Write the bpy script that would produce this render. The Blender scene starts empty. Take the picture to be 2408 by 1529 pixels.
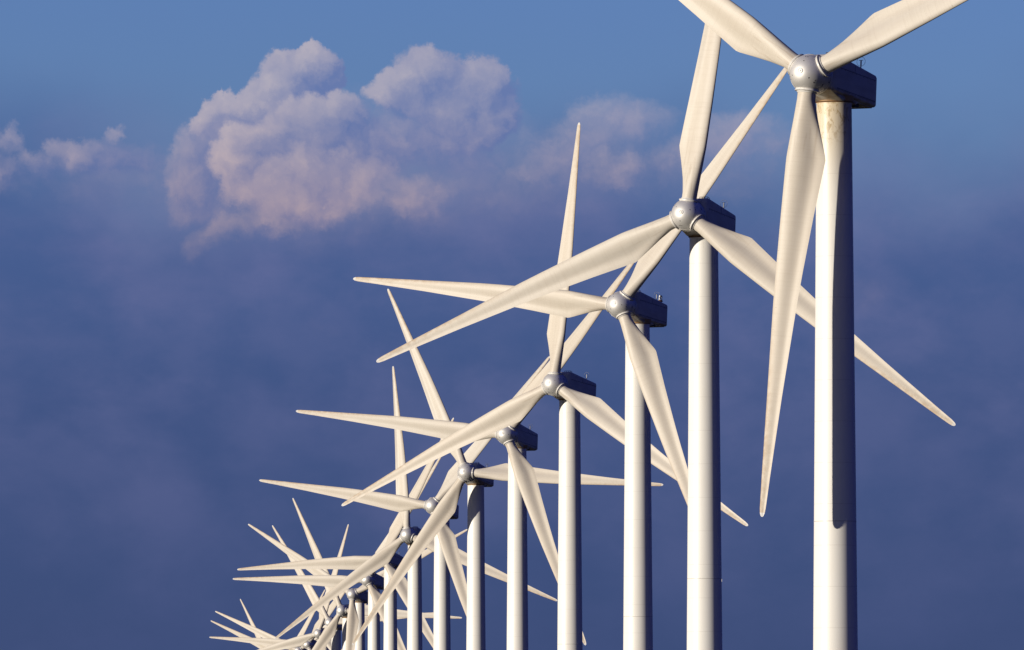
import bpy, bmesh, math, random
from mathutils import Vector, Matrix

random.seed(4)
R = math.radians
scene = bpy.context.scene
col = scene.collection

# ------------------------------------------------------------------ camera
EYE = 4.0                                   # eye height over the field
PITCH, ROLL = 0.049837, -0.000914
cam_d = bpy.data.cameras.new("camera")
cam_d.sensor_width = 36.0
cam_d.lens = 36.0 * 23500.0 / 2408.0
cam_d.clip_start = 1.0
cam_d.clip_end = 60000.0
cam = bpy.data.objects.new("camera", cam_d)
col.objects.link(cam)
fwd = Vector((0, math.cos(PITCH), math.sin(PITCH)))
up0 = Vector((0, -math.sin(PITCH), math.cos(PITCH)))
rt0 = Vector((1, 0, 0))
rt = math.cos(ROLL) * rt0 + math.sin(ROLL) * up0
up = -math.sin(ROLL) * rt0 + math.cos(ROLL) * up0
M = Matrix((rt, up, -fwd)).transposed().to_4x4()
M.translation = Vector((0, 0, EYE))
cam.matrix_world = M
scene.camera = cam

# ------------------------------------------------------------------ exposure
scene.view_settings.view_transform = 'Standard'
scene.view_settings.look = 'None'
scene.view_settings.gamma = 1.0
scene.view_settings.use_curve_mapping = False
scene.view_settings.exposure = 0.0

# ------------------------------------------------------------------ sun
SUN_DIR = Vector((-0.84147, -0.52760, 0.11649)).normalized()
SUN_EL = math.asin(SUN_DIR.z)
SUN_AZ = math.atan2(SUN_DIR.x, SUN_DIR.y)
sun_d = bpy.data.lights.new("sun", 'SUN')
sun_d.energy = 5.0
sun_d.angle = R(0.5)
sun_d.color = (1.0, 0.905, 0.775)
sun = bpy.data.objects.new("sun", sun_d)
col.objects.link(sun)
sun.rotation_euler = SUN_DIR.to_track_quat('Z', 'Y').to_euler()
sun.location = (-200, -100, 120)


# ------------------------------------------------------------------ node helper
class NT:
    def __init__(self, tree):
        self.t = tree

    def n(self, kind, **kw):
        x = self.t.nodes.new(kind)
        for k, v in kw.items():
            setattr(x, k, v)
        return x

    def put(self, sock, v):
        if isinstance(v, (int, float)):
            sock.default_value = v
        elif isinstance(v, (tuple, list)):
            sock.default_value = v
        else:
            self.t.links.new(v, sock)

    def m(self, op, a, b=None, c=None, clamp=False):
        x = self.n('ShaderNodeMath', operation=op)
        x.use_clamp = clamp
        self.put(x.inputs[0], a)
        if b is not None:
            self.put(x.inputs[1], b)
        if c is not None:
            self.put(x.inputs[2], c)
        return x.outputs[0]

    def vm(self, op, a, b=None, scale=None):
        x = self.n('ShaderNodeVectorMath', operation=op)
        self.put(x.inputs[0], a)
        if b is not None:
            self.put(x.inputs[1], b)
        if scale is not None:
            self.put(x.inputs['Scale'], scale)
        return x.outputs['Value' if op in ('DOT_PRODUCT', 'LENGTH') else 'Vector']

    def sm(self, v, lo, hi, a=0.0, b=1.0, kind='SMOOTHSTEP'):
        x = self.n('ShaderNodeMapRange', interpolation_type=kind)
        self.put(x.inputs[0], v)
        self.put(x.inputs[1], lo)
        self.put(x.inputs[2], hi)
        self.put(x.inputs[3], a)
        self.put(x.inputs[4], b)
        return x.outputs[0]

    def noise(self, vec, scale, detail=4.0, rough=0.55, dist=0.0, lac=2.0, color=False):
        x = self.n('ShaderNodeTexNoise')
        x.noise_dimensions = '3D'
        self.put(x.inputs['Vector'], vec)
        x.inputs['Scale'].default_value = scale
        x.inputs['Detail'].default_value = detail
        x.inputs['Roughness'].default_value = rough
        x.inputs['Lacunarity'].default_value = lac
        x.inputs['Distortion'].default_value = dist
        return x.outputs['Color' if color else 'Fac']

    def mix(self, f, a, b, blend='MIX'):
        x = self.n('ShaderNodeMix', data_type='RGBA', blend_type=blend)
        self.put(x.inputs['Factor'], f)
        self.put(x.inputs['A'], a if not isinstance(a, tuple) or len(a) == 4 else a + (1.0,))
        self.put(x.inputs['B'], b if not isinstance(b, tuple) or len(b) == 4 else b + (1.0,))
        return [o for o in x.outputs if o.type == 'RGBA'][0]

    def xyz(self, v):
        x = self.n('ShaderNodeSeparateXYZ')
        self.put(x.inputs[0], v)
        return x.outputs

    def comb(self, a, b, c):
        x = self.n('ShaderNodeCombineXYZ')
        self.put(x.inputs[0], a)
        self.put(x.inputs[1], b)
        self.put(x.inputs[2], c)
        return x.outputs[0]


# ------------------------------------------------------------------ sky
world = bpy.data.worlds.new("World")
scene.world = world
world.use_nodes = True
wt = world.node_tree
wt.nodes.clear()
w = NT(wt)
out = w.n('ShaderNodeOutputWorld')
BGS = 0.10
sky = w.n('ShaderNodeTexSky')
sky.sky_type = 'NISHITA'
sky.sun_disc = False
sky.sun_elevation = SUN_EL
sky.sun_rotation = SUN_AZ
sky.altitude = 0
sky.air_density = 1.0
sky.dust_density = 0.6
sky.ozone_density = 2.0


def lin(r, g, b):
    """display colour -> radiance the background must have (before its strength)"""
    f = lambda c: ((c / 255.0) / 12.92 if c <= 10 else (((c / 255.0) + 0.055) / 1.055) ** 2.4)
    return (f(r) / BGS, f(g) / BGS, f(b) / BGS, 1.0)


CLEAR_TINT = (0.485, 0.71, 1.82)
ADDED_DARK = (0.0028, 0.0085, 0.105)               # radiance of the dark overhead cloud added to deepen shade
D = w.n('ShaderNodeTexCoord').outputs['Generated']         # world direction


def angles(d):
    s = w.xyz(d)
    az = w.m('MULTIPLY', w.m('ARCTAN2', s[0], s[1]), 180 / math.pi)
    el = w.m('MULTIPLY', w.m('ARCSINE', s[2]), 180 / math.pi)
    return az, el


# domain warp, coarse and fine, so that no outline is a plain ellipse
w1 = w.vm('SUBTRACT', w.noise(D, 42.0, 2.0, 0.5, color=True), (0.5, 0.5, 0.5))
w2 = w.vm('SUBTRACT', w.noise(D, 170.0, 7.0, 0.68, color=True), (0.5, 0.5, 0.5))
Dw = w.vm('ADD', D, w.vm('ADD', w.vm('SCALE', w1, scale=0.0052), w.vm('SCALE', w2, scale=0.0050)))


def P(x, y, rx, ry, wgt=1.0):
    """a cloud tower: azimuth, elevation, half widths (degrees), weight"""
    return ((x - 1204) / 410.0, 2.855 - (y - 764.5) / 410.0, rx / 410.0, ry / 410.0, wgt)


# overlapping heaps of the cumulus, the farthest first:
# puffs, shaded-to-sunlit level, how strongly the side towards the sun is brighter, edge softness, opacity,
# elevations between which the heap sinks into the bank
def E_(y):
    return 2.855 - (y - 764.5) / 410.0


HEAPS = [
    # thin shaded body everything else stands in
    ([P(640, 380, 260, 170, 1.2), P(960, 340, 220, 140, 1.3), P(1130, 430, 220, 120, 1.0), P(1420, 380, 260, 130, .9), P(180, 410, 260, 80, .8), P(1780, 400, 200, 110, .8),
      P(760, 560, 320, 70, .5)],
     .30, .30, .85, .80, E_(660), E_(430)),
    # soft patches on the right
    ([P(1420, 270, 105, 62, 1.3), P(1310, 350, 105, 66, 1.1), P(1545, 280, 75, 44, 1.0), P(1240, 420, 90, 50, .8)], .46, .55, .65, .86, E_(520), E_(360)),
    ([P(1440, 405, 85, 58, 1.2), P(1800, 325, 90, 70, 1.3), P(1680, 315, 70, 58, 1.1), P(1590, 360, 80, 50, .7)], .46, .50, .70, .82, E_(610), E_(430)),
    ([P(2060, 690, 110, 70, .8), P(1720, 470, 80, 40, .6), P(760, 770, 110, 50, .7)], .30, .30, .80, .26, E_(900), E_(700)),
    # small heaps on the left
    ([P(30, 330, 38, 36, 1.1), P(280, 305, 28, 30, 1.0), P(165, 330, 52, 40, 1.0)], .28, .55, .32, .68, E_(420), E_(310)),
    ([P(0, 390, 46, 54, .9), P(110, 390, 60, 40, .7), P(225, 355, 75, 54, 1.0), P(330, 370, 90, 50, .7), P(80, 360, 40, 30, .5)], .16, .55, .45, .72, E_(500), E_(360)),
    # far ridge, upper left
    ([P(745, 180, 62, 56, 1.2), P(670, 215, 70, 60, 1.2), P(585, 268, 70, 56, 1.2), P(500, 295, 56, 50, 1.2), P(800, 195, 40, 50, .6)], .22, 1.15, .16, .93, E_(480), E_(330)),
    # right-hand heap
    ([P(985, 160, 62, 60, 1.2), P(1080, 185, 74, 60, 1.2), P(1155, 230, 74, 80, 1.1), P(1060, 280, 130, 90, 1.1), P(910, 220, 54, 38, .9)], .32, .80, .24, .90, E_(540), E_(290)),
    ([P(1000, 330, 120, 66, 1.1), P(1130, 370, 120, 80, .8), P(920, 300, 80, 60, .8)], .14, .35, .60, .72, E_(560), E_(380)),
    # left shoulder
    ([P(450, 370, 64, 80, 1.1), P(430, 450, 58, 80, .9), P(520, 440, 80, 100, 1.1), P(560, 330, 60, 50, .8)], .26, .55, .45, .82, E_(600), E_(420)),
    # main front heap
    ([P(650, 345, 92, 84, 1.2), P(730, 295, 80, 62, 1.2), P(805, 258, 56, 44, 1.0), P(650, 440, 130, 90, 1.2), P(840, 370, 140, 95, 1.2), P(565, 390, 54, 70, 1.0)], .32, .95, .30, .90, E_(610), E_(450)),
    ([P(870, 440, 140, 64, 1.0), P(720, 455, 150, 64, 1.2), P(620, 500, 90, 50, .9), P(1000, 460, 90, 50, .6), P(740, 410, 130, 60, .9)], .62, .35, .70, .84, E_(610), E_(470)),
    ([P(1060, 450, 90, 44, .9), P(980, 490, 80, 36, .6)], .36, .45, .65, .5, E_(580), E_(430)),
    # lit tatters hanging below
    ([P(500, 565, 80, 36, .9), P(580, 545, 80, 34, 1.0), P(660, 525, 60, 30, .8), P(455, 600, 40, 24, .5)], .54, .35, .75, .62, E_(650), E_(550)),
]


def gsum(az, el, lst, k=-1.0):
    acc = None
    for (cx, cy, rx, ry, wg) in lst:
        dx = w.m('MULTIPLY', w.m('SUBTRACT', az, cx), 1.0 / rx)
        dy = w.m('MULTIPLY', w.m('SUBTRACT', el, cy), 1.0 / ry)
        q = w.m('MULTIPLY_ADD', dx, dx, w.m('MULTIPLY', dy, dy))
        e = w.m('POWER', math.exp(k), q)
        acc = w.m('MULTIPLY', e, wg) if acc is None else w.m('MULTIPLY_ADD', e, wg, acc)
    return acc


def billow(d):
    a = w.noise(d, 130.0, 5.0, 0.6, 0.2)
    v = w.n('ShaderNodeTexVoronoi')
    v.feature = 'F1'
    v.inputs['Scale'].default_value = 260.0
    v.inputs['Detail'].default_value = 2.0
    v.inputs['Roughness'].default_value = 0.55
    w.put(v.inputs['Vector'], d)
    return w.m('ADD', w.m('MULTIPLY', w.m('SUBTRACT', a, 0.5), 1.2), w.m('MULTIPLY', w.m('SUBTRACT', 0.42, v.outputs['Distance']), 0.55))


def background(c):
    b = w.n('ShaderNodeBackground')
    b.inputs['Strength'].default_value = BGS
    w.put(b.inputs['Color'], c)
    return b.outputs[0]


def mixsh(f, a, b):
    x = w.n('ShaderNodeMixShader')
    w.put(x.inputs[0], f)
    w.put(x.inputs[1], a)
    w.put(x.inputs[2], b)
    return x.outputs[0]


azw, elw = angles(Dw)
b0 = billow(Dw)
b1 = billow(w.vm('ADD', Dw, (-0.0011, 0, 0.0010)))       # towards the low sun on the left
az0, el0 = angles(D)
az1 = w.m('ADD', azw, -0.13)
el1 = w.m('ADD', elw, 0.085)
relief = w.m('MULTIPLY_ADD', w.m('SUBTRACT', b0, b1), 0.42, w.m('MULTIPLY', b0, 0.16))


def heap(lst):
    t = lambda a, e: w.m('SUBTRACT', 1.0, w.m('POWER', math.exp(-1.6), gsum(a, e, lst)))
    return t(azw, elw), t(az1, el1)


# clear sky: the Nishita sky, graded to the deep evening blue opposite the sun
clear = w.mix(1.0, sky.outputs[0], CLEAR_TINT, 'MULTIPLY')
# a low bank of shaded cloud all round the horizon, its top ragged
big = w.noise(D, 24.0, 4.0, 0.55)
edge = w.m('MULTIPLY_ADD', w.m('SUBTRACT', big, 0.5), 1.5, el0)
bankA = w.sm(edge, 4.35, 3.25)
streak = w.noise(w.vm('MULTIPLY', D, (1.0, 1.0, 1.6)), 44.0, 6.0, 0.56, 0.1)
patch = w.noise(w.vm('MULTIPLY', D, (1.0, 1.0, 1.3)), 70.0, 5.0, 0.56, 0.1)
sk = w.m('MULTIPLY_ADD', w.sm(patch, 0.42, 0.66), 0.38, w.m('MULTIPLY', w.sm(streak, 0.36, 0.68), 0.68), clamp=True)
bank_lo = w.mix(w.sm(el0, 0.9, 2.4, kind='LINEAR'), lin(61, 77, 119), lin(64, 84, 131))
bank_hi = w.mix(w.sm(el0, 2.4, 4.0, kind='LINEAR'), bank_lo, lin(76, 101, 153))
pale = w.mix(w.sm(el0, 1.0, 3.8, kind='LINEAR'), lin(66, 81, 125), lin(104, 113, 160))
bank_col = w.mix(sk, bank_hi, pale)
side_dim = w.m('MULTIPLY', w.sm(az0, 7.0, 32.0), w.sm(az0, 179.0, 150.0))  # bank darkened out of view on the right, to deepen the shaded sides
bank_col = w.mix(side_dim, bank_col, w.mix(1.0, bank_col, (0.16, 0.25, 0.62), 'MULTIPLY'))
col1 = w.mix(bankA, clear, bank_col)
# cumulus
hi_el = w.sm(el0, 3.2, 4.3)
shade = w.mix(hi_el, lin(84, 100, 154), lin(104, 122, 172))
light = w.mix(hi_el, lin(200, 172, 168), lin(180, 174, 188))
col2 = col1
for (lst, base, gain, soft, opac, e0, e1) in HEAPS:
    t0, t1 = heap(lst)
    cov = w.sm(w.m('MULTIPLY_ADD', b0, 0.36, t0), 0.36, 0.36 + soft)
    cov = w.m('MULTIPLY', cov, w.sm(elw, e0, e1, 0.0, opac))
    lit = w.m('MULTIPLY_ADD', w.m('SUBTRACT', t0, t1), gain, w.m('MULTIPLY_ADD', relief, max(.15, 1.5 - 1.4 * soft), base), clamp=True)
    col2 = w.mix(cov, col2, w.mix(lit, shade, light))
# dark cloud cover added above the view, to cut fill on shaded sides
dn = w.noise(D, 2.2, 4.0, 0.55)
added_coverA = w.sm(w.m('MULTIPLY_ADD', w.m('SUBTRACT', dn, 0.5), 10.0, w.m('MULTIPLY_ADD', w.sm(w.m('ABSOLUTE', az0), 8.0, 45.0), 7.5, el0)), 7.5, 13.0)
added_cover = w.mix(w.sm(dn, .35, .65), (ADDED_DARK[0] / BGS, ADDED_DARK[1] / BGS, ADDED_DARK[2] / BGS), (1.8 * ADDED_DARK[0] / BGS, 1.7 * ADDED_DARK[1] / BGS, 1.5 * ADDED_DARK[2] / BGS))
# its sun side brightened, added so the spinner tops reflect a paler sky
sun_side_fill = w.m('POWER', w.m('MAXIMUM', w.vm('DOT_PRODUCT', D, (SUN_DIR.x * .9, SUN_DIR.y * .9, .42)), 0.0), 2.2)
added_cover = w.mix(sun_side_fill, added_cover, (0.15 / BGS, 0.165 / BGS, 0.23 / BGS))
# the cumulus stands only in one part of the sky
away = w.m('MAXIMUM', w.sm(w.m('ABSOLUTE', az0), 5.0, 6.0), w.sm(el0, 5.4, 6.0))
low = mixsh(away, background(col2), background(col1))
wt.links.new(mixsh(added_coverA, low, background(added_cover)), out.inputs[0])
world.cycles.sampling_method = 'MANUAL'
world.cycles.sample_map_resolution = 512


# ------------------------------------------------------------------ materials
def mat(name):
    m = bpy.data.materials.new(name)
    m.use_nodes = True
    t = NT(m.node_tree)
    b = m.node_tree.nodes['Principled BSDF']
    return m, t, b


def plain(name, c, rough=0.5, metal=0.0, spec=0.5):
    m, t, b = mat(name)
    co = t.n('ShaderNodeTexCoord').outputs['Object']
    nz = t.noise(co, 7.0, 4.0)
    t.put(b.inputs['Base Color'], t.mix(t.sm(nz, .3, .75), c, tuple(x * .86 for x in c)))
    b.inputs['Roughness'].default_value = rough
    b.inputs['Metallic'].default_value = metal
    b.inputs['Specular IOR Level'].default_value = spec
    return m


def tower_mat(name, stain):
    m, t, b = mat(name)
    co = t.n('ShaderNodeTexCoord').outputs['Object']
    s = t.xyz(co)
    rnd = t.n('ShaderNodeObjectInfo').outputs['Random']
    ang = t.m('ARCTAN2', s[0], s[1])
    cv = t.comb(t.m('ADD', s[0], t.m('MULTIPLY', rnd, 90.0)), s[1], s[2])
    base = (0.80, 0.785, 0.735)
    big = t.noise(t.vm('MULTIPLY', cv, (1, 1, .25)), 0.9, 4.0)
    c = t.mix(t.sm(big, .35, .75, 0, .5), base, (0.77, 0.735, 0.66))
    # weld seams between the rolled plates and the bolted flange joint
    zz = t.m('SUBTRACT', s[2], 1.18)
    fr = t.m('FRACT', t.m('MULTIPLY', zz, 1 / 2.18))
    ln = t.m('LESS_THAN', fr, 0.012)
    c = t.mix(t.m('MULTIPLY', ln, 0.30), c, (0.40, 0.37, 0.32))
    fl = t.m('LESS_THAN', t.m('ABSOLUTE', t.m('SUBTRACT', s[2], 19.9)), 0.02)
    c = t.mix(t.m('MULTIPLY', fl, 0.5), c, (0.22, 0.20, 0.17))
    # streaks running down from the top
    st = t.noise(t.comb(t.m('MULTIPLY', ang, 5.0), t.m('MULTIPLY', s[2], .35), rnd), 1.6, 5.0, .65)
    dn = t.sm(s[2], 38.8 if stain else 39.6, 42.2)
    k = t.m('MULTIPLY', t.sm(st, .50, .70), dn)
    c = t.mix(t.m('MULTIPLY', k, .85 if stain else .25), c, (0.26, 0.16, 0.07))
    if stain:
        sw = t.noise(t.vm('MULTIPLY', co, (1, 1, .55)), 2.6, 6.0, .7, 1.6)
        k2 = t.m('MULTIPLY', t.sm(sw, .52, .60), t.sm(s[2], 39.2, 41.2))
        c = t.mix(t.m('MULTIPLY', k2, .8), c, (0.16, 0.09, 0.04))
        c = t.mix(t.sm(s[2], 36.0, 42.4, 0, .62), c, (0.56, 0.43, 0.21))
    t.put(b.inputs['Base Color'], c)
    b.inputs['Roughness'].default_value = 0.42
    b.inputs['Specular IOR Level'].default_value = 0.4
    return m


def blade_mat():
    m, t, b = mat('blade_gelcoat')
    co = t.n('ShaderNodeTexCoord').outputs['Object']
    s = t.xyz(co)
    rnd = t.n('ShaderNodeObjectInfo').outputs['Random']
    o = t.m('MULTIPLY', rnd, 170.0)
    cv = t.comb(t.m('ADD', s[0], o), s[1], s[2])
    base = (0.60, 0.56, 0.49)
    n1 = t.noise(t.vm('MULTIPLY', cv, (1.0, 1.0, .18)), 1.8, 5.0, .6)
    c = t.mix(t.sm(n1, .35, .7, 0, .55), base, (0.55, 0.50, 0.43))
    band = t.noise(t.vm('MULTIPLY', cv, (.25, .25, 7.0)), 1.4, 3.0, .6)     # laminate bands across the blade
    c = t.mix(t.sm(band, .45, .8, 0, .22), c, (0.40, 0.345, 0.275))
    # dirt and erosion growing along the leading edge towards the tip
    span = t.sm(s[2], 8.0, 22.5)
    le = t.sm(s[0], t.sm(s[2], 4.0, 23.0, .35, -.05, 'LINEAR'), t.sm(s[2], 4.0, 23.0, .75, .2, 'LINEAR'))
    n2 = t.noise(t.vm('MULTIPLY', cv, (2.0, 2.0, 1.1)), 2.2, 5.0, .65)
    k = t.m('MULTIPLY', t.m('MULTIPLY', le, span), t.sm(n2, .30, .62, .35, 1.0))
    c = t.mix(t.m('MULTIPLY', k, .75), c, (0.34, 0.235, 0.13))
    k3 = t.m('MULTIPLY', t.sm(s[2], 15.0, 23.2), t.sm(n2, .40, .70))
    c = t.mix(t.m('MULTIPLY', k3, .42), c, (0.37, 0.27, 0.165))
    # scuffs and filler patches
    n3 = t.noise(cv, 3.4, 2.0, .5)
    c = t.mix(t.m('MULTIPLY', t.sm(n3, .72, .76), .55), c, (0.60, 0.575, 0.53))
    # hairline marks and chipped filler on the leading edge, bug and oil smears near the root
    n4 = t.noise(t.vm('MULTIPLY', cv, (1.4, 1.4, 6.0)), 2.6, 2.0, .5)
    c = t.mix(t.m('MULTIPLY', t.m('MULTIPLY', t.sm(n4, .70, .73), le), .6), c, (0.24, 0.17, 0.11))
    n5 = t.noise(t.vm('MULTIPLY', cv, (3.5, 3.5, .22)), 1.2, 4.0, .6)
    c = t.mix(t.m('MULTIPLY', t.m('MULTIPLY', t.sm(n5, .56, .66), t.sm(s[2], 7.0, 1.0)), .30), c, (0.30, 0.22, 0.14))
    # every blade has weathered a little differently
    c = t.mix(t.m('MULTIPLY', rnd, .45), c, t.mix(1.0, c, (0.93, 0.87, 0.79), 'MULTIPLY'))
    # bare metal receptor at the tip
    c = t.mix(t.m('GREATER_THAN', s[2], 23.28), c, (0.56, 0.55, 0.53))
    t.put(b.inputs['Base Color'], c)
    b.inputs['Roughness'].default_value = 0.48
    b.inputs['Specular IOR Level'].default_value = 0.3
    return m


def spinner_mat():
    m, t, b = mat('spinner_gelcoat')
    co = t.n('ShaderNodeTexCoord').outputs['Object']
    n1 = t.noise(co, 1.6, 5.0, .6)
    c = t.mix(t.sm(n1, .3, .75), (0.80, 0.785, 0.755), (0.69, 0.67, 0.635))
    t.put(b.inputs['Base Color'], c)
    t.put(b.inputs['Roughness'], t.sm(n1, .3, .7, .50, .58))
    b.inputs['Metallic'].default_value = 0.62                # aluminium-pigment paint
    b.inputs['Specular IOR Level'].default_value = 0.5
    return m


def nacelle_mat():
    m, t, b = mat('nacelle_paint')
    co = t.n('ShaderNodeTexCoord').outputs['Object']
    rnd = t.n('ShaderNodeObjectInfo').outputs['Random']
    cv = t.vm('ADD', co, t.comb(t.m('MULTIPLY', rnd, 40.0), 0.0, 0.0))
    n1 = t.noise(t.vm('MULTIPLY', cv, (1, .5, 1.4)), 1.5, 5.0, .6)
    c = t.mix(t.sm(n1, .35, .75), (0.60, 0.585, 0.55), (0.50, 0.475, 0.43))
    s = t.xyz(co)
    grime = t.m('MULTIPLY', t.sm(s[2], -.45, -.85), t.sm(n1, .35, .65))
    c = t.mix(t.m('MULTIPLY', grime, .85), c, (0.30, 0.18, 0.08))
    t.put(b.inputs['Base Color'], c)
    b.inputs['Roughness'].default_value = 0.45
    b.inputs['Specular IOR Level'].default_value = 0.3
    return m


M_TOWER = tower_mat('tower_paint', False)
M_TOWER_ST = tower_mat('stained_tower_paint', True)
M_BLADE = blade_mat()
M_SPIN = spinner_mat()
M_NAC = nacelle_mat()
M_COLLAR = plain('collar_white', (0.66, 0.64, 0.60), .35)
M_DARK = plain('dark_sealant', (0.030, 0.032, 0.036), .6)
M_YAW = plain('greased_yaw_housing', (0.40, 0.24, 0.10), .5)
M_STEEL = plain('galvanised_steel', (0.42, 0.43, 0.44), .35, .7)
M_RAIL = plain('black_rail', (0.04, 0.04, 0.045), .45)
M_RUST = plain('rusty_bracket', (0.12, 0.06, 0.035), .7)

m_glass, tg, bgl = mat('lamp_glass')
bgl.inputs['Base Color'].default_value = (0.85, 0.88, 0.9, 1)
bgl.inputs['Transmission Weight'].default_value = 0.55
bgl.inputs['Roughness'].default_value = 0.12
tg.put(bgl.inputs['Roughness'], tg.sm(tg.noise(tg.n('ShaderNodeTexCoord').outputs['Object'], 9.0), .3, .7, .08, .2))

m_ground, tg, bgr = mat('grass_field')
co = tg.n('ShaderNodeTexCoord').outputs['Object']
gn = tg.noise(co, 0.02, 6.0, .6)
gn2 = tg.noise(co, 1.3, 5.0, .65)
gc = tg.mix(tg.sm(gn, .35, .65), (0.018, 0.028, 0.012), (0.034, 0.033, 0.018))
gc = tg.mix(tg.sm(gn2, .35, .7), gc, (0.022, 0.026, 0.012))
tg.put(bgr.inputs['Base Color'], gc)
bgr.inputs['Roughness'].default_value = 0.95


# ------------------------------------------------------------------ mesh helpers
def finish(bm, name, mats, smooth=True, sharp=35):
    me = bpy.data.meshes.new(name)
    bmesh.ops.recalc_face_normals(bm, faces=bm.faces[:])
    if smooth:
        for f in bm.faces:
            f.smooth = True
        for e in bm.edges:
            if len(e.link_faces) == 2 and e.calc_face_angle(0) > R(sharp):
                e.smooth = False
    bm.to_mesh(me)
    bm.free()
    for m in mats:
        me.materials.append(m)
    return me


def loft(bm, rings, cap0=True, cap1=True, mi=0):
    vs = [[bm.verts.new(p) for p in r] for r in rings]
    n = len(rings[0])
    for a, b in zip(vs, vs[1:]):
        for i in range(n):
            f = bm.faces.new((a[i], a[(i + 1) % n], b[(i + 1) % n], b[i]))
            f.material_index = mi
    if cap0:
        bm.faces.new(vs[0]).material_index = mi
    if cap1:
        bm.faces.new(vs[-1]).material_index = mi
    return vs


def lathe(bm, prof, axis='Z', n=48, mi=0, cap0=True, cap1=True):
    rings = []
    for (h, r) in prof:
        ring = []
        for i in range(n):
            a = 2 * math.pi * i / n
            if axis == 'Z':
                ring.append((r * math.cos(a), r * math.sin(a), h))
            else:
                ring.append((r * math.cos(a), h, r * math.sin(a)))
        rings.append(ring)
    loft(bm, rings, cap0, cap1, mi)


def tube(bm, pts, r, n=8, mi=0, closed=False):
    pts = [Vector(p) for p in pts]
    rings = []
    k = len(pts)
    for i, p in enumerate(pts):
        if closed:
            d = pts[(i + 1) % k] - pts[i - 1]
        else:
            d = pts[min(i + 1, k - 1)] - pts[max(i - 1, 0)]
        d.normalize()
        a = d.orthogonal() if abs(d.z) > .99 else d.cross(Vector((0, 0, 1)))
        a.normalize()
        b = d.cross(a)
        rings.append([p + r * (math.cos(2 * math.pi * j / n) * a + math.sin(2 * math.pi * j / n) * b) for j in range(n)])
    if closed:
        rings.append(rings[0])
        loft(bm, rings, False, False, mi)
        bmesh.ops.remove_doubles(bm, verts=bm.verts[:], dist=1e-5)
    else:
        loft(bm, rings, True, True, mi)


def knob(bm, c, nrm, r, h, mi, n=8):
    nrm = Vector(nrm).normalized()
    c = Vector(c)
    a = nrm.orthogonal().normalized()
    b = nrm.cross(a)
    mk = lambda rr, hh: [c + nrm * hh + rr * (math.cos(2 * math.pi * j / n) * a + math.sin(2 * math.pi * j / n) * b) for j in range(n)]
    loft(bm, [mk(r, -h), mk(r, h * .6), mk(r * .6, h)], True, True, mi)


def interp(tab, x):
    for (x0, *a), (x1, *b) in zip(tab, tab[1:]):
        if x <= x1:
            t = (x - x0) / (x1 - x0)
            return [p + (q - p) * t for p, q in zip(a, b)]
    return list(tab[-1][1:])


# ------------------------------------------------------------------ blade (x: leading edge, y: downwind, z: span)
RAD = 23.5
#         r/R   lead  trail thick twist airfoil
BLADE = [(.040, .485, .485, .97, 14.0, 0.0),
         (.060, .487, .490, .97, 14.0, 0.0),
         (.100, .555, .730, .86, 14.0, .42),
         (.145, .645, 1.06, .74, 14.0, .80),
         (.182, .715, 1.34, .64, 13.6, 1.0),
         (.192, .728, 1.39, .62, 13.4, 1.0),
         (.205, .730, 1.36, .59, 13.0, 1.0),
         (.320, .715, 1.09, .43, 8.8, 1.0),
         (.450, .675, .830, .30, 5.2, 1.0),
         (.520, .640, .710, .25, 4.0, 1.0),
         (.730, .445, .410, .145, 1.6, 1.0),
         (.910, .280, .205, .075, .4, 1.0),
         (.980, .205, .140, .050, 0., 1.0),
         (.992, .170, .105, .040, 0., 1.0),
         (.998, .110, .050, .024, 0., 1.0),
         (1.00, .045, -.01, .010, 0., 1.0)]


def blade_mesh():
    bm = bmesh.new()
    st = sorted(set([b[0] for b in BLADE] + [.05, .08, .12, .17, .23, .26, .29, .36, .4, .58, .63, .68, .78, .82, .87, .94, .96]))
    rings = []
    n = 40
    for s in st:
        le, te, th, tw, af = interp(BLADE, s)
        c = le + te
        xm = (le - te) / 2
        ring = []
        for i in range(n):
            t = 2 * math.pi * (i + .5) / n
            x = xm + c / 2 * math.cos(t)
            u = (1 - math.cos(t)) / 2                        # 0 at leading edge
            side = math.sin(t)
            yc = th / 2 * side
            yt = 5 * (.2969 * math.sqrt(u) - .126 * u - .3516 * u * u + .2843 * u ** 3 - .1036 * u ** 4) * th
            cam = .055 * c * (4 * u * (1 - u)) * (.35 + .65 * u) * (1 if s > .06 else 0)
            ya = cam + (yt * 1.0 if side > 0 else -yt * 1.0 - .012 * c * math.exp(-((u - .34) / .13) ** 2) * min(1, th / .3))
            # reflexed hollow in front of the trailing edge on the pressure side
            if side <= 0:
                ya += (.022 + .020 * min(1, max(0, (.75 - s) / .4))) * c * math.exp(-((u - .70) / .17) ** 2)
            y = yc * (1 - af) + ya * af
            a = R(tw)
            # leading edge turned upwind (-y)
            X = x * math.cos(a) + y * math.sin(a)
            Y = -x * math.sin(a) + y * math.cos(a)
            Y += .16 * s * s
            ring.append((X, Y, s * RAD))
        rings.append(ring)
    loft(bm, rings, True, True)
    return finish(bm, 'blade', [M_BLADE], True, 50)


def collar_mesh():
    bm = bmesh.new()
    lathe(bm, [(.70, .58), (.80, .61), (.868, .625), (.872, .652), (.925, .660), (.938, .652), (.942, .60), (.966, .545), (1.02, .535), (1.035, .525), (1.04, .48)], 'Z', 48, 0, True, True)
    for i in range(24):
        a = 2 * math.pi * i / 24
        knob(bm, (.615 * math.cos(a), .615 * math.sin(a), .942), (0, 0, 1), .018, .012, 1, 6)
    return finish(bm, 'root_collar', [M_COLLAR, M_DARK], True, 30)


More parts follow.
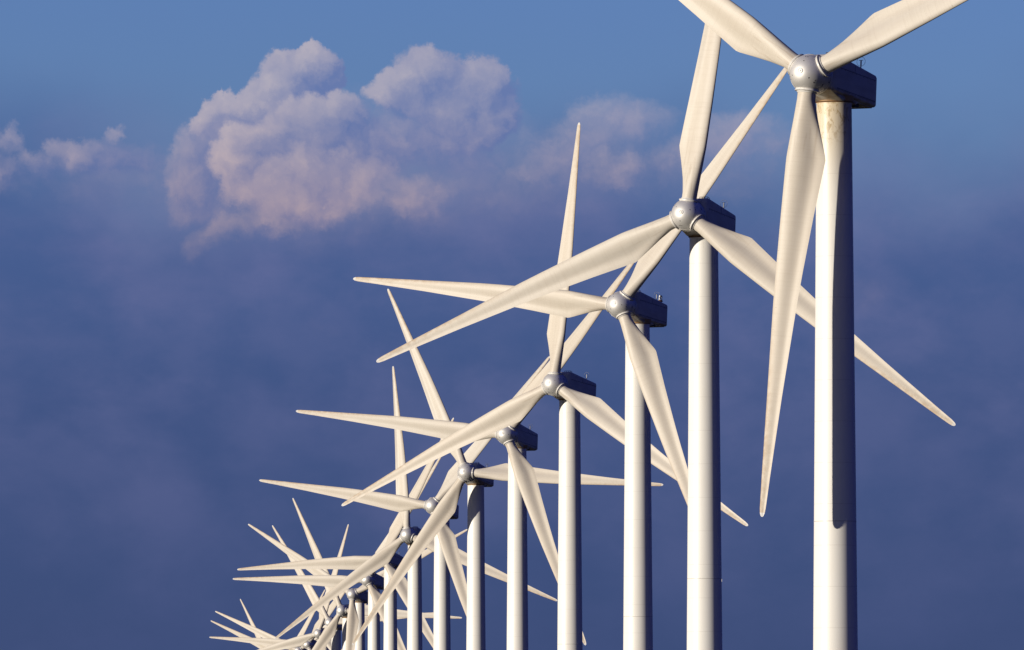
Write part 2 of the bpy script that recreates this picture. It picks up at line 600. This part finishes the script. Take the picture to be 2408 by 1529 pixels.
def spinner_mesh():
    bm = bmesh.new()
    y0, a, b = .18, 1.28, 1.06
    prof = []
    for i in range(1, 25):
        t = R(90) * i / 24
        prof.append((y0 - a * math.cos(t), b * math.sin(t)))
    prof += [(.34, 1.058), (.55, 1.045), (.70, 1.03), (.755, 1.02), (.76, .98)]
    lathe(bm, prof, 'Y', 72, 0)
    rad = lambda y: b * math.sqrt(max(0, 1 - ((y0 - y) / a) ** 2)) if y < y0 else b - .03 * (y - y0)
    def on(y, ang, h=0.0):
        r = rad(y)
        nrm = Vector((math.sin(ang) / b, (y - y0) / (a * a) * (r / b if False else 1), math.cos(ang) / b)).normalized()
        return Vector((r * math.sin(ang), y, r * math.cos(ang))) + nrm * h, nrm
    # bolts of the access panels, grouped between the blades
    rnd = random.Random(7)
    for k in range(3):
        for (dy, da) in ((-.62, 0), (-.62, .16), (-.25, -.5), (-.22, -.42), (-.25, .5), (-.2, .57), (.15, -.62), (.15, .62), (.22, .6),
                         (.42, -.2), (.42, .2), (-.9, .1), (-.05, .02), (-.02, .1)):
            ang = R(60) + k * R(120) + da
            p, nr = on(dy, ang)
            knob(bm, p, nr, .030 + .014 * rnd.random(), .012, 1, 8)
    # panel joints: a raised sealant bead round the shell and beads along it
    ring = []
    for k in range(3):
        c0 = R(60) + k * R(120)
        ring = [on(.16 + .26 * math.cos(t) - .1, c0 + .52 * math.sin(t) / max(rad(.16), .3), .002)[0] for t in [2 * math.pi * j / 36 for j in range(36)]]
        tube(bm, ring, .007, 5, 2, True)
    ring = [on(.52, 2 * math.pi * j / 60, .001)[0] for j in range(60)]
    tube(bm, ring, .007, 5, 1, True)
    return finish(bm, 'spinner', [M_SPIN, M_DARK, M_COLLAR], True, 40)


def nose_mesh():
    bm = bmesh.new()
    y = -1.08
    lathe(bm, [(y, .15), (y - .035, .145), (y - .04, .12), (y - .022, .115), (y - .022, .05), (y - .05, .045), (y - .055, .02)], 'Y', 28)
    return finish(bm, 'nose_plug', [M_COLLAR], True, 30)


def rrect(y, x0, x1, z0, z1, r, n=6):
    pts = []
    for (cx, cz, a0) in ((x1 - r, z1 - r, 0), (x0 + r, z1 - r, 90), (x0 + r, z0 + r, 180), (x1 - r, z0 + r, 270)):
        for i in range(n + 1):
            a = R(a0 + 90 * i / n)
            pts.append((cx + r * math.cos(a), y, cz + r * math.sin(a)))
    return pts


def nac_top(y):
    return 1.25 - .40 * (y - 1.3) / 5.05


def nacelle_mesh():
    bm = bmesh.new()
    secs = [(.80, .74, -.66, .95, .30), (.84, .84, -.70, 1.05, .28), (.98, .94, -.74, 1.14, .22), (1.18, .99, -.77, 1.22, .17),
            (1.34, 1.0, -.79, 1.25, .15)]
    for y in (2.0, 3.0, 4.0, 5.0, 5.9, 6.2):
        secs.append((y, 1.01, -.80 - .012 * (y - 1.3), nac_top(y), .14))
    secs += [(6.31, .985, -.85, nac_top(6.31) - .02, .16), (6.36, .93, -.80, nac_top(6.36) - .08, .18)]
    loft(bm, [rrect(y, -w_, w_, z0, z1, r) for (y, w_, z0, z1, r) in secs], True, True)
    # panel joints and bolt rows, both sides
    for s in (-1, 1):
        for zc, y0, y1 in ((.56, 1.36, 6.18), (-.56, 1.36, 6.18)):
            pts = [(s * 1.011, y0 + (y1 - y0) * j / 8, zc) for j in range(9)]
            tube(bm, pts, .012, 6, 1)
            nb = 32
            for j in range(nb):
                yy = y0 + .06 + (y1 - y0 - .12) * j / (nb - 1)
                if zc < 0 or j % 3 == 0:
                    knob(bm, (s * 1.012, yy, zc - .05), (s, 0, 0), .020, .010, 1, 6)
        tube(bm, [(s * 1.011, 3.55, .56), (s * 1.011, 3.55, .95)], .010, 6, 1)
    # belly sloping down to the yaw bearing, and the lip round the rear underside
    loft(bm, [rrect(.92, -.90, .90, -.705, -.55, .06), rrect(1.5, -.905, .905, -.88, -.55, .09), rrect(2.3, -.90, .90, -1.07, -.55, .12),
              rrect(3.95, -.88, .88, -1.09, -.55, .12), rrect(4.35, -.84, .84, -.98, -.55, .10)], True, True, 0)
    loft(bm, [rrect(4.30, -.82, .82, -.90, -.79, .03), rrect(6.1, -.86, .86, -.925, -.83, .03)], True, True, 0)
    # cable bracket behind the tower
    for s in (-1, 1):
        loft(bm, [rrect(4.25, s * .62 - .10, s * .62 + .10, -1.12, -.86, .03), rrect(4.75, s * .62 - .10, s * .62 + .10, -1.08, -.86, .03)], True, True, 1)
    return finish(bm, 'nacelle', [M_NAC, M_DARK], True, 32)


def rail_mesh():
    bm = bmesh.new()
    zt = 1.25
    tube(bm, [(.34, 1.30, zt - .05), (.34, 1.28, zt + .07), (.90, 1.28, zt + .07), (.90, 1.30, zt - .05)], .020, 6)
    for x in (.53, .72):
        tube(bm, [(x, 1.28, zt - .05), (x, 1.28, zt + .07)], .016, 6)
    tube(bm, [(.90, 1.28, zt + .07), (.90, 1.62, zt + .04), (.90, 1.68, zt - .08)], .020, 6)
    return finish(bm, 'roof_rail', [M_RAIL])


def mast_mesh():
    bm = bmesh.new()
    y, x = 5.30, .5
    z = nac_top(y) - .02
    tube(bm, [(x, y, z), (x, y, z + .30)], .030, 8, 1)
    tube(bm, [(x, y, z + .30), (x, y, z + .62)], .042, 10, 0)
    tube(bm, [(x - .12, y, z + .63), (x + .12, y, z + .63)], .014, 6, 1)
    tube(bm, [(x - .10, y, z + .01), (x, y, z + .17)], .016, 6, 1)
    tube(bm, [(x, y - .12, z + .01), (x, y, z + .17)], .016, 6, 1)
    ring = [(x + .245 * math.cos(2 * math.pi * j / 36), y, z + .56 + .245 * math.sin(2 * math.pi * j / 36)) for j in range(36)]
    tube(bm, ring, .009, 5, 1, True)
    return finish(bm, 'wind_mast', [M_STEEL, M_RAIL])


def lamp_mesh():
    bm = bmesh.new()
    prof = [(0, .20), (.05, .20), (.06, .14), (.16, .14), (.17, .21), (.22, .21), (.23, .15), (.27, .14)]
    lathe(bm, prof, 'Z', 28, 1)
    lathe(bm, [(.271, .125), (.30, .135), (.44, .13), (.52, .12), (.53, .10)], 'Z', 28, 0)
    lathe(bm, [(.531, .135), (.55, .14), (.62, .135), (.64, .11), (.645, .05)], 'Z', 28, 2)
    for k in range(4):
        a = k * math.pi / 2 + .5
        tube(bm, [(.15 * math.cos(a), .15 * math.sin(a), .22), (.15 * math.cos(a), .15 * math.sin(a), .57)], .010, 5, 2)
    return finish(bm, 'warning_lamp', [m_glass, M_RUST, M_STEEL], True, 30)


HUBZ = 43.4                                    # nominal hub height over the field
OVER = 3.046
ZT = -1.36                                     # tower top below the hub


def tower_mesh(hub, m):
    bm = bmesh.new()
    top = hub + ZT
    prof = [(0, 1.36), (.12, 1.36), (.125, 1.30)]
    for k in range(1, 40):
        z = .125 + (top - .125) * k / 40
        prof.append((z, .93 + .0086 * (top - z)))
    # bolted flange joint, a few millimetres proud
    prof += [(19.86, .93 + .0086 * (top - 19.86)), (19.862, .93 + .0086 * (top - 19.86) + .006), (19.938, .93 + .0086 * (top - 19.94) + .006), (19.94, .93 + .0086 * (top - 19.94))]
    prof.sort(key=lambda q: (q[0]))
    prof += [(top - .05, .93), (top - .045, .95), (top, .95)]
    lathe(bm, prof, 'Z', 96)
    return finish(bm, 'tower', [m], True, 40)


def yaw_mesh():
    bm = bmesh.new()
    lathe(bm, [(ZT, .93), (ZT + .05, .985), (ZT + .07, .985), (ZT + .08, 1.02), (ZT + .36, 1.06), (ZT + .42, 1.0)], 'Z', 64)
    ring = [(1.0 * math.cos(2 * math.pi * j / 64), 1.0 * math.sin(2 * math.pi * j / 64), ZT + .055) for j in range(64)]
    tube(bm, ring, .018, 5, 1, True)
    return finish(bm, 'yaw_housing', [M_YAW, M_RUST], True, 35)


# ------------------------------------------------------------------ ground
def ground():
    bm = bmesh.new()
    n = 40000.0
    k = 24
    g = [[bm.verts.new((-n + 2 * n * i / k, -n + 2 * n * j / k, 0)) for j in range(k + 1)] for i in range(k + 1)]
    for i in range(k):
        for j in range(k):
            bm.faces.new((g[i][j], g[i + 1][j], g[i + 1][j + 1], g[i][j + 1]))
    o = bpy.data.objects.new('ground', finish(bm, 'ground', [m_ground], False))
    col.objects.link(o)
    o['kind'] = 'structure'
    o['label'] = 'flat grassy field under the turbines'


ground()

# ------------------------------------------------------------------ turbines
MB, MC, MS, MN = blade_mesh(), collar_mesh(), spinner_mesh(), nose_mesh()
MNAC, MR, MMAST, ML, MY = nacelle_mesh(), rail_mesh(), mast_mesh(), lamp_mesh(), yaw_mesh()

HUBS = [(15.639, 524.491, 39.377), (11.374, 647.863, 39.492), (8.331, 767.337, 39.807), (3.72, 885.561, 38.93),
        (-0.57, 1015.488, 39.511), (-5.132, 1126.187, 39.533), (-9.722, 1229.347, 39.025), (-14.265, 1363.769, 39.342),
        (-19.26, 1491.163, 39.524), (-23.431, 1614.632, 39.327), (-27.42, 1717.519, 39.324), (-31.488, 1847.425, 39.343),
        (-35.802, 1964.154, 39.442), (-40.199, 2076.03, 39.463), (-44.94, 2195.812, 39.31), (-48.816, 2285.382, 39.473),
        (-52.881, 2399.103, 39.303), (-59.161, 2582.349, 39.654), (-62.051, 2643.988, 39.093)]
AZ = [-175.49, -113.22, -83.58, -116.68, -83.26, -25.97, -81.47, -7.05, -93.56, -89.11, -58.15, -26.35, -34.33, 14.13,
      -85.71, -66.75, -65.98, 27.56, -29.22]
YAW = [26.99, 22.0, 26.5, 27.47, 21.2, 19.82, 20.32, 17.74, 20.17, 20.28, 20.72, 18.55, 22.15, 21.61, 20.29, 23.41,
       20.27, 22.13, 19.79]
TILT = 5.13
LABELS = [
    'largest white turbine at right, oil stained tower top, blade shadow along its tower',
    'second largest white turbine, one blade rising behind the largest turbine\'s upper left blade',
    'white turbine with a clear warning lamp beside the mast on its nacelle roof',
    'white turbine with a bare upright blade ending tallest in open sky beside the clouds',
    'white turbine whose upper left spinner edge is covered by a passing lower left blade',
    'white turbine with one blade level to the right and a blade shadow over its tower',
    'white turbine, spinner half covered by a big blade, one blade level to the left',
    'white turbine with a near upright blade and a spinner dark underneath, nacelle almost covered',
    'white turbine with covered spinner, its level left blade the upper of two parallel ones',
    'white turbine with shaded spinner, its level left blade the lower of two parallel ones',
    'small white turbine with one blade hanging straight down beside its lit tower',
    'small white turbine whose right blade runs level behind the larger towers to a bare tip',
    'small white turbine with spinner half covered by the next turbine\'s blade and shaded tower',
    'small white turbine with a steep blade leaning right and one falling to lower left',
    'small far turbine with shaded spinner and the level blade that reaches farthest left',
    'far turbine at the frame bottom showing spinner top and a long brownish upper left blade',
    'far turbine cut off by the frame, brown left blade directly above the lowest level one',
    'far turbine cut off by the frame, only a steep right leaning blade showing',
    'farthest turbine, cut off by the frame, only a thin steep left leaning blade showing',
]


def add(name, me, parent, mat4=None, label=None):
    o = bpy.data.objects.new(name, me)
    col.objects.link(o)
    o.parent = parent
    if mat4 is not None:
        o.matrix_local = mat4
    if label:
        o['label'] = label
    return o


for i, (h, az, yaw) in enumerate(zip(HUBS, AZ, YAW)):
    hub = Vector((h[0], h[1], h[2] + EYE))
    back = Vector((math.sin(R(yaw)), math.cos(R(yaw)), 0))
    base = Vector((hub.x, hub.y, 0)) + (3.1 if i == 0 else OVER) * back
    root = bpy.data.objects.new('wind_turbine', None)
    root.empty_display_size = 2
    root.location = base
    col.objects.link(root)
    root['label'] = LABELS[i]
    root['category'] = 'wind turbine'
    root['group'] = 'wind turbines standing in one long row'
    add('tower', tower_mesh(hub.z, M_TOWER_ST if i == 0 else M_TOWER), root,
        label='white tubular tower stained brown at the top' if i == 0 else None)
    add('yaw_housing', MY, root, Matrix.Translation((0, 0, hub.z)))
    head = Matrix.Translation(hub - base) @ Matrix.Rotation(R(-yaw), 4, 'Z') @ Matrix.Rotation(R(-TILT), 4, 'X')
    nac = add('nacelle', MNAC, root, head)
    I = Matrix.Identity(4)
    if i < 14:
        add('roof_rail', MR, nac, I)
        add('wind_mast', MMAST, nac, I)
    if i == 2:
        add('warning_lamp', ML, nac, Matrix.Translation((.62, 5.72, nac_top(5.72) - .03)))
    spin = add('spinner', MS, root, head @ Matrix.Rotation(R(az), 4, 'Y'))
    if i < 6:
        add('nose_plug', MN, spin, I)
    for k in range(3):
        b = add('blade', MB, root, head @ Matrix.Rotation(R(az + 120 * k), 4, 'Y'))
        add('root_collar', MC, b, I)
